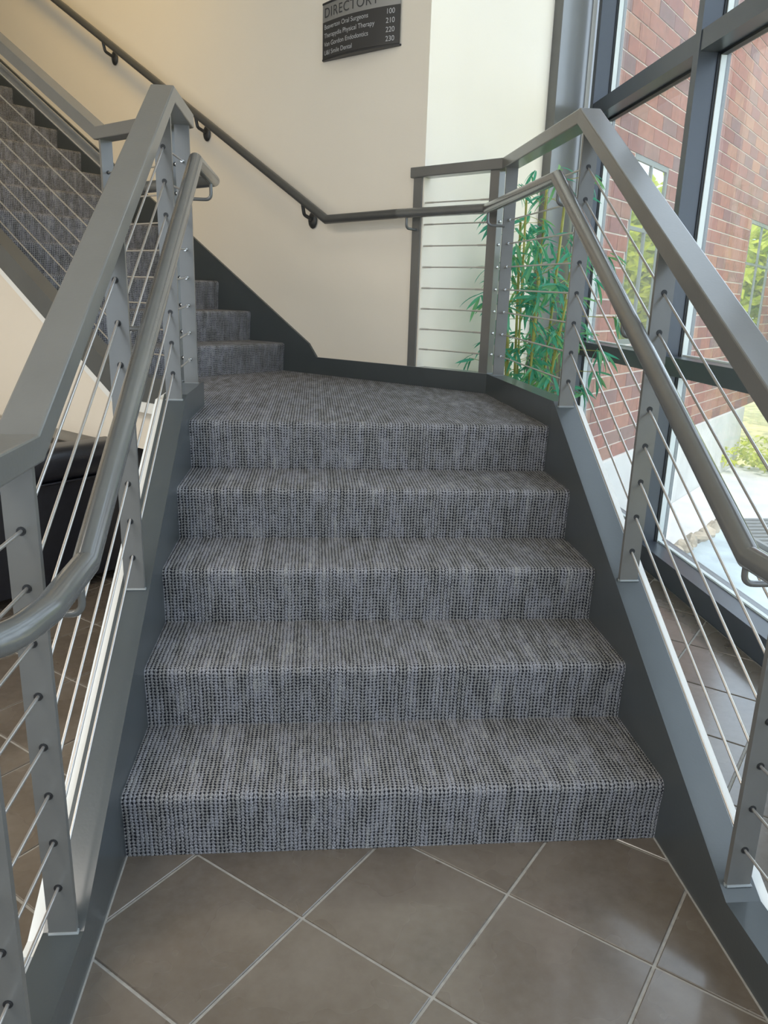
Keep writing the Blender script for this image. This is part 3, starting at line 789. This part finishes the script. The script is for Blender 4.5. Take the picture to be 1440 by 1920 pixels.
# sprigs reaching past the posts
for q, o_ in ((Vector((1.28, 2.42, 1.52)), Vector((1, -.5, 0))), (Vector((1.30, 2.30, 1.22)), Vector((.6, -1, 0))), (Vector((1.26, 2.36, 1.05)), Vector((.8, -.6, 0))), (Vector((0.72, 2.36, 1.32)), Vector((-1, .1, 0))), (Vector((1.30, 2.5, 0.93)), Vector((1, -.4, 0)))):
    make('twig', tube([pc_ + Vector((0, 0, q.z - 0.12)), (pc_ + q) / 2 + Vector((0, 0, q.z * .5)), q], 0.0018, 5), 'stem', bp_)
    leafspray(q, o_.normalized(), 9, 0.125)
leaves = [m_ for m_ in leaves if inroom(m_ @ Vector((1, 0, -0.3)))]
camp = cam.matrix_world.translation
leaves.sort(key=lambda m_: (m_.translation - camp).length)
keep, rest = leaves[:300], leaves[300:]
for m_ in keep: place('leaf', LEAF, bp_, m_)
def scatter(name, src, mats, material, parent):
    vv = []; ff = []
    sv = [v.co.copy() for v in src.vertices]; sf = [tuple(p.vertices) for p in src.polygons]
    for m_ in mats:
        b = len(vv); vv += [m_ @ v for v in sv]; ff += [tuple(i + b for i in f) for f in sf]
    me = bpy.data.meshes.new(name); me.from_pydata(vv, [], ff); me.materials.append(M[material])
    return place(name, me, parent)
if rest:
    o = scatter('foliage', LEAF, rest, 'leaf', bp_); o['kind'] = 'stuff'

# ================================================================== OUTSIDE
BA = math.radians(42); BE = Vector((math.sin(BA), math.cos(BA), 0)); BN = Vector((math.cos(BA), -math.sin(BA), 0)); BO = Vector((1.96, 4.32, 0))
def bw(s, d_, z): return BO + BE * s + BN * d_ + Vector((0, 0, z))
def bwbox(s0, s1, d0, d1, z0, z1): return prism([bw(s0, d0, z0), bw(s1, d0, z0), bw(s1, d1, z0), bw(s0, d1, z0)], (0, 0, z1 - z0))
WINS = [(0.42, 1.22, 0.962, 2.402), (4.35, 5.62, 0.962, 2.282)]
S_END, BH = 6.6, 6.0
cuts = sorted(set([-0.50, S_END] + [v for w_ in WINS for v in w_[:2]]))
bm = bmesh.new()
def addto(bm, b):
    me_ = bpy.data.meshes.new('t'); b.to_mesh(me_); bm.from_mesh(me_); b.free(); bpy.data.meshes.remove(me_)
for a, b in zip(cuts[:-1], cuts[1:]):
    ws = [w_ for w_ in WINS if w_[0] <= a and b <= w_[1]]
    if ws: addto(bm, bwbox(a, b, -0.25, -0.008, 0.0, ws[0][2])); addto(bm, bwbox(a, b, -0.25, -0.008, ws[0][3], BH))
    else: addto(bm, bwbox(a, b, -0.25, -0.008, 0.0, BH))
bwall = make('wall_brick_exterior', bm, 'mortar'); tag(bwall, 'red brick wing outside the glazing with pale mortar', None, None, 'structure')
CH, BL, MJ = 0.120, 0.36, 0.013
def brick_me(L):
    bm = box(0, L, -0.09, 0, 0, CH - MJ); bmesh.ops.recalc_face_normals(bm, faces=bm.faces)
    me = bpy.data.meshes.new('brick'); bm.to_mesh(me); bm.free(); me.materials.append(M['brick']); return me
full_b = brick_me(BL - MJ); cache = {}
BR = Matrix(((BE.x, -BN.x, 0, 0), (BE.y, -BN.y, 0, 0), (0, 0, 1, 0), (0, 0, 0, 1)))   # local y points into the wall
BR = Matrix(((BE.x, BN.x, 0, 0), (BE.y, BN.y, 0, 0), (0, 0, 1, 0), (0, 0, 0, 1)))
bricks = []
r3 = random.Random(3)
for row in range(int(BH / CH)):
    z = 0.004 + row * CH; s = -0.50 - (BL / 2 if row % 2 else 0)
    while s < S_END:
        spans = [(max(s, -0.50), min(s + BL - MJ, S_END))]
        for w_ in WINS:
            if z + CH > w_[2] + .02 and z < w_[3] - .02:
                ns = []
                for a, b in spans:
                    if b <= w_[0] or a >= w_[1]: ns.append((a, b)); continue
                    if a < w_[0]: ns.append((a, w_[0]))
                    if b > w_[1]: ns.append((w_[1], b))
                spans = ns
        for a, b in spans:
            if b - a > 0.03: bricks.append((a, b - a, z))
        s += BL
bricks.sort(key=lambda t: (bw(t[0], 0, t[2]) - Vector((1.96, 4.5, 0.8))).length)
rest_b = bmesh.new()
for i, (a, L, z) in enumerate(bricks):
    key = round(L, 2)
    if i < 300:
        me = full_b if abs(L - (BL - MJ)) < 0.012 else cache.setdefault(key, brick_me(L))
        place('brick', me, bwall, Matrix.Translation(bw(a, r3.uniform(-0.002, 0.002), z)) @ BR)
    else:
        addto(rest_b, bwbox(a, a + L, -0.09, 0, z, z + CH - MJ))
o = make('brickwork', rest_b, 'brick', bwall); o['kind'] = 'stuff'
for wi, (a, b, z0, z1) in enumerate(WINS):
    wt = thing('window_%d' % (3 + wi), ['narrow grey framed window in the brick wing near the corner', 'grey framed window at the far end of the brick wing'][wi], None, bw((a + b) / 2, 0, z0), None, 'structure')
    fw = 0.04
    for q in ((a, a + fw, z0, z1), (b - fw, b, z0, z1), (a + fw, b - fw, z0, z0 + fw), (a + fw, b - fw, z1 - fw, z1), ((a + b) / 2 - 0.014, (a + b) / 2 + 0.014, z0 + fw, z1 - fw), (a + fw, b - fw, z0 + (z1 - z0) * 0.62, z0 + (z1 - z0) * 0.62 + 0.028)):
        make('frame', bwbox(q[0], q[1], -0.10, -0.004, q[2], q[3]), 'winframe', wt)
    make('pane', bwbox(a + fw, b - fw, -0.03, -0.016, z0 + fw, z1 - fw), 'pane', wt)
o = make('trim_2', bwbox(-0.50, 5.35, -0.24, 0.035, -1.3, 0.0), 'concrete'); tag(o, 'pale concrete plinth under the red brick wing', None, None, 'structure')
gr_ = make('ground', box(1.75, 30, -14, 34, -1.25, -1.05), 'grass'); tag(gr_, 'dry yellow grass sloping beyond the glass', None, None, 'structure')
o = make('areaway_apron', bwbox(-0.45, 5.3, 0.04, 1.75, -1.04, -0.78), 'concrete'); tag(o, 'pale concrete apron at the foot of the plinth', None, None, 'structure')
# areaway slab beside the glazing with a broken stone edge and a drain grate
o = make('areaway_slab', prism([(1.66, -3.0, -1.05), (2.9, -3.0, -1.05), (2.9, 3.78, -1.05), (2.1, 2.96, -1.05), (1.66, 2.55, -1.05)], (0, 0, 0.72)), 'slab')
tag(o, 'wet blue grey concrete slab just outside the glass', None, None, 'structure')
o = make('reflection_strip', box(1.635, 1.70, -3.0, 3.3, -0.40, -0.06), 'mossy_reflection'); tag(o, 'dark green mossy strip with reflection and shade painted in at the foot of the glass', None, None, 'structure')
r5 = random.Random(5)
for i in range(8):
    t = i / 7; c = Vector((2.10 + 0.78 * t, 3.02 + 0.76 * t, -0.31))
    bm = bmesh.new(); bmesh.ops.create_icosphere(bm, subdivisions=2, radius=1.0)
    sx_, sy_, sz_ = r5.uniform(.045, .07), r5.uniform(.04, .06), r5.uniform(.035, .065); rz = Matrix.Rotation(r5.uniform(0, 3), 3, 'Z')
    for v in bm.verts:
        k = 1 + r5.uniform(-.18, .18); v.co = rz @ Vector((v.co.x * sx_ * k, v.co.y * sy_ * k, v.co.z * sz_ * k)) + c + Vector((r5.uniform(-.002, .002), 0, 0))
    o = make('stone', bm, 'rubble', None)
    tag(o, '%s tan rubble stone from the glass along the slab edge' % ('first', 'second', 'third', 'fourth', 'fifth', 'sixth', 'seventh', 'eighth')[i], 'stone', 'rubble stones on the slab edge')
gt = thing('drain_grate', 'grey slatted drain grate beyond the wet slab', 'grate', (3.6, 3.3, -0.34))
for i in range(16):
    y = 2.55 + i * 0.085
    make('bar', box(2.95, 4.6, y, y + 0.035, -0.345, -0.305), 'grate', gt)
for x in (2.95, 4.57): make('frame', box(x - 0.03, x, 2.5, 3.93, -0.36, -0.30), 'grate', gt)
make('frame', box(2.95, 4.57, 3.90, 3.93, -1.05, -0.30), 'grate', gt)
# shrubs and trees (the trees stand behind the viewer's right and show mirrored in the panes)
def card_leaf():
    me = bpy.data.meshes.new('leaf'); me.from_pydata([(0, 0, 0), (.5, -.28, .05), (1, 0, -.1), (.5, .28, .05)], [], [(0, 1, 2, 3)]); return me
CL = card_leaf()
def bush(name, label, cat, c, rx, rz, n, size, trunk=0.0, group=None, seed=1):
    rg = random.Random(seed); c = Vector(c)
    t = thing(name, label, cat, (c.x, c.y, c.z), group)
    ms = []
    blobs = [(Vector((rg.gauss(0, .45), rg.gauss(0, .45), rg.uniform(-.4, .5))), rg.uniform(.35, .6)) for _ in range(12)]
    for _ in range(n):
        bc, br = rg.choice(blobs)
        v = Vector((rg.gauss(0, 1), rg.gauss(0, 1), rg.gauss(0, 1))).normalized() * br * rg.uniform(.7, 1)
        q = bc + v; q = Vector((q.x * rx, q.y * rx, q.z * rz)) + c + Vector((0, 0, trunk + rz * 0.8))
        ms.append(Matrix.Translation(q) @ Matrix.Rotation(rg.uniform(0, 6.28), 4, 'Z') @ Matrix.Rotation(rg.uniform(-1, 1), 4, 'Y') @ Matrix.Rotation(rg.uniform(-1, 1), 4, 'X') @ Matrix.Scale(size * rg.uniform(.7, 1.3), 4))
    o = scatter('foliage', CL, ms, 'shrubleaf', t); o['kind'] = 'stuff'
    bm = tube([c, c + Vector((0.02 * rx, 0, (trunk + rz * .4) * .5)), c + Vector((0, .03 * rx, trunk + rz * 0.8))], max(0.025, 0.06 * rx), 8)
    make('trunk', bm, 'bark', t, smooth=60)
    return t
bush('shrub', 'yellow green sunlit shrub at the end of the plinth', 'shrub', (5.95, 7.85, -1.05), 0.6, 0.42, 1500, 0.09, 0.05, None, 2)
bush('shrub', 'small low shrub in front of the sunlit grass', 'shrub', (6.75, 6.9, -1.05), 0.28, 0.15, 350, 0.07, 0.0, None, 4)
for i, (x, y) in enumerate(((8.3, 7.6), (10.5, 12.2), (13.6, 8.6), (15.5, 14.0), (12.0, 3.4))):
    bush('tree', 'leafy sunlit tree %s from the brick wing' % ('nearest', 'second', 'fourth', 'farthest', 'third')[i], 'tree', (x, y, -1.05), 1.8, 2.3, 6000, 0.24, 0.4, 'trees facing the brick wing', 20 + i)
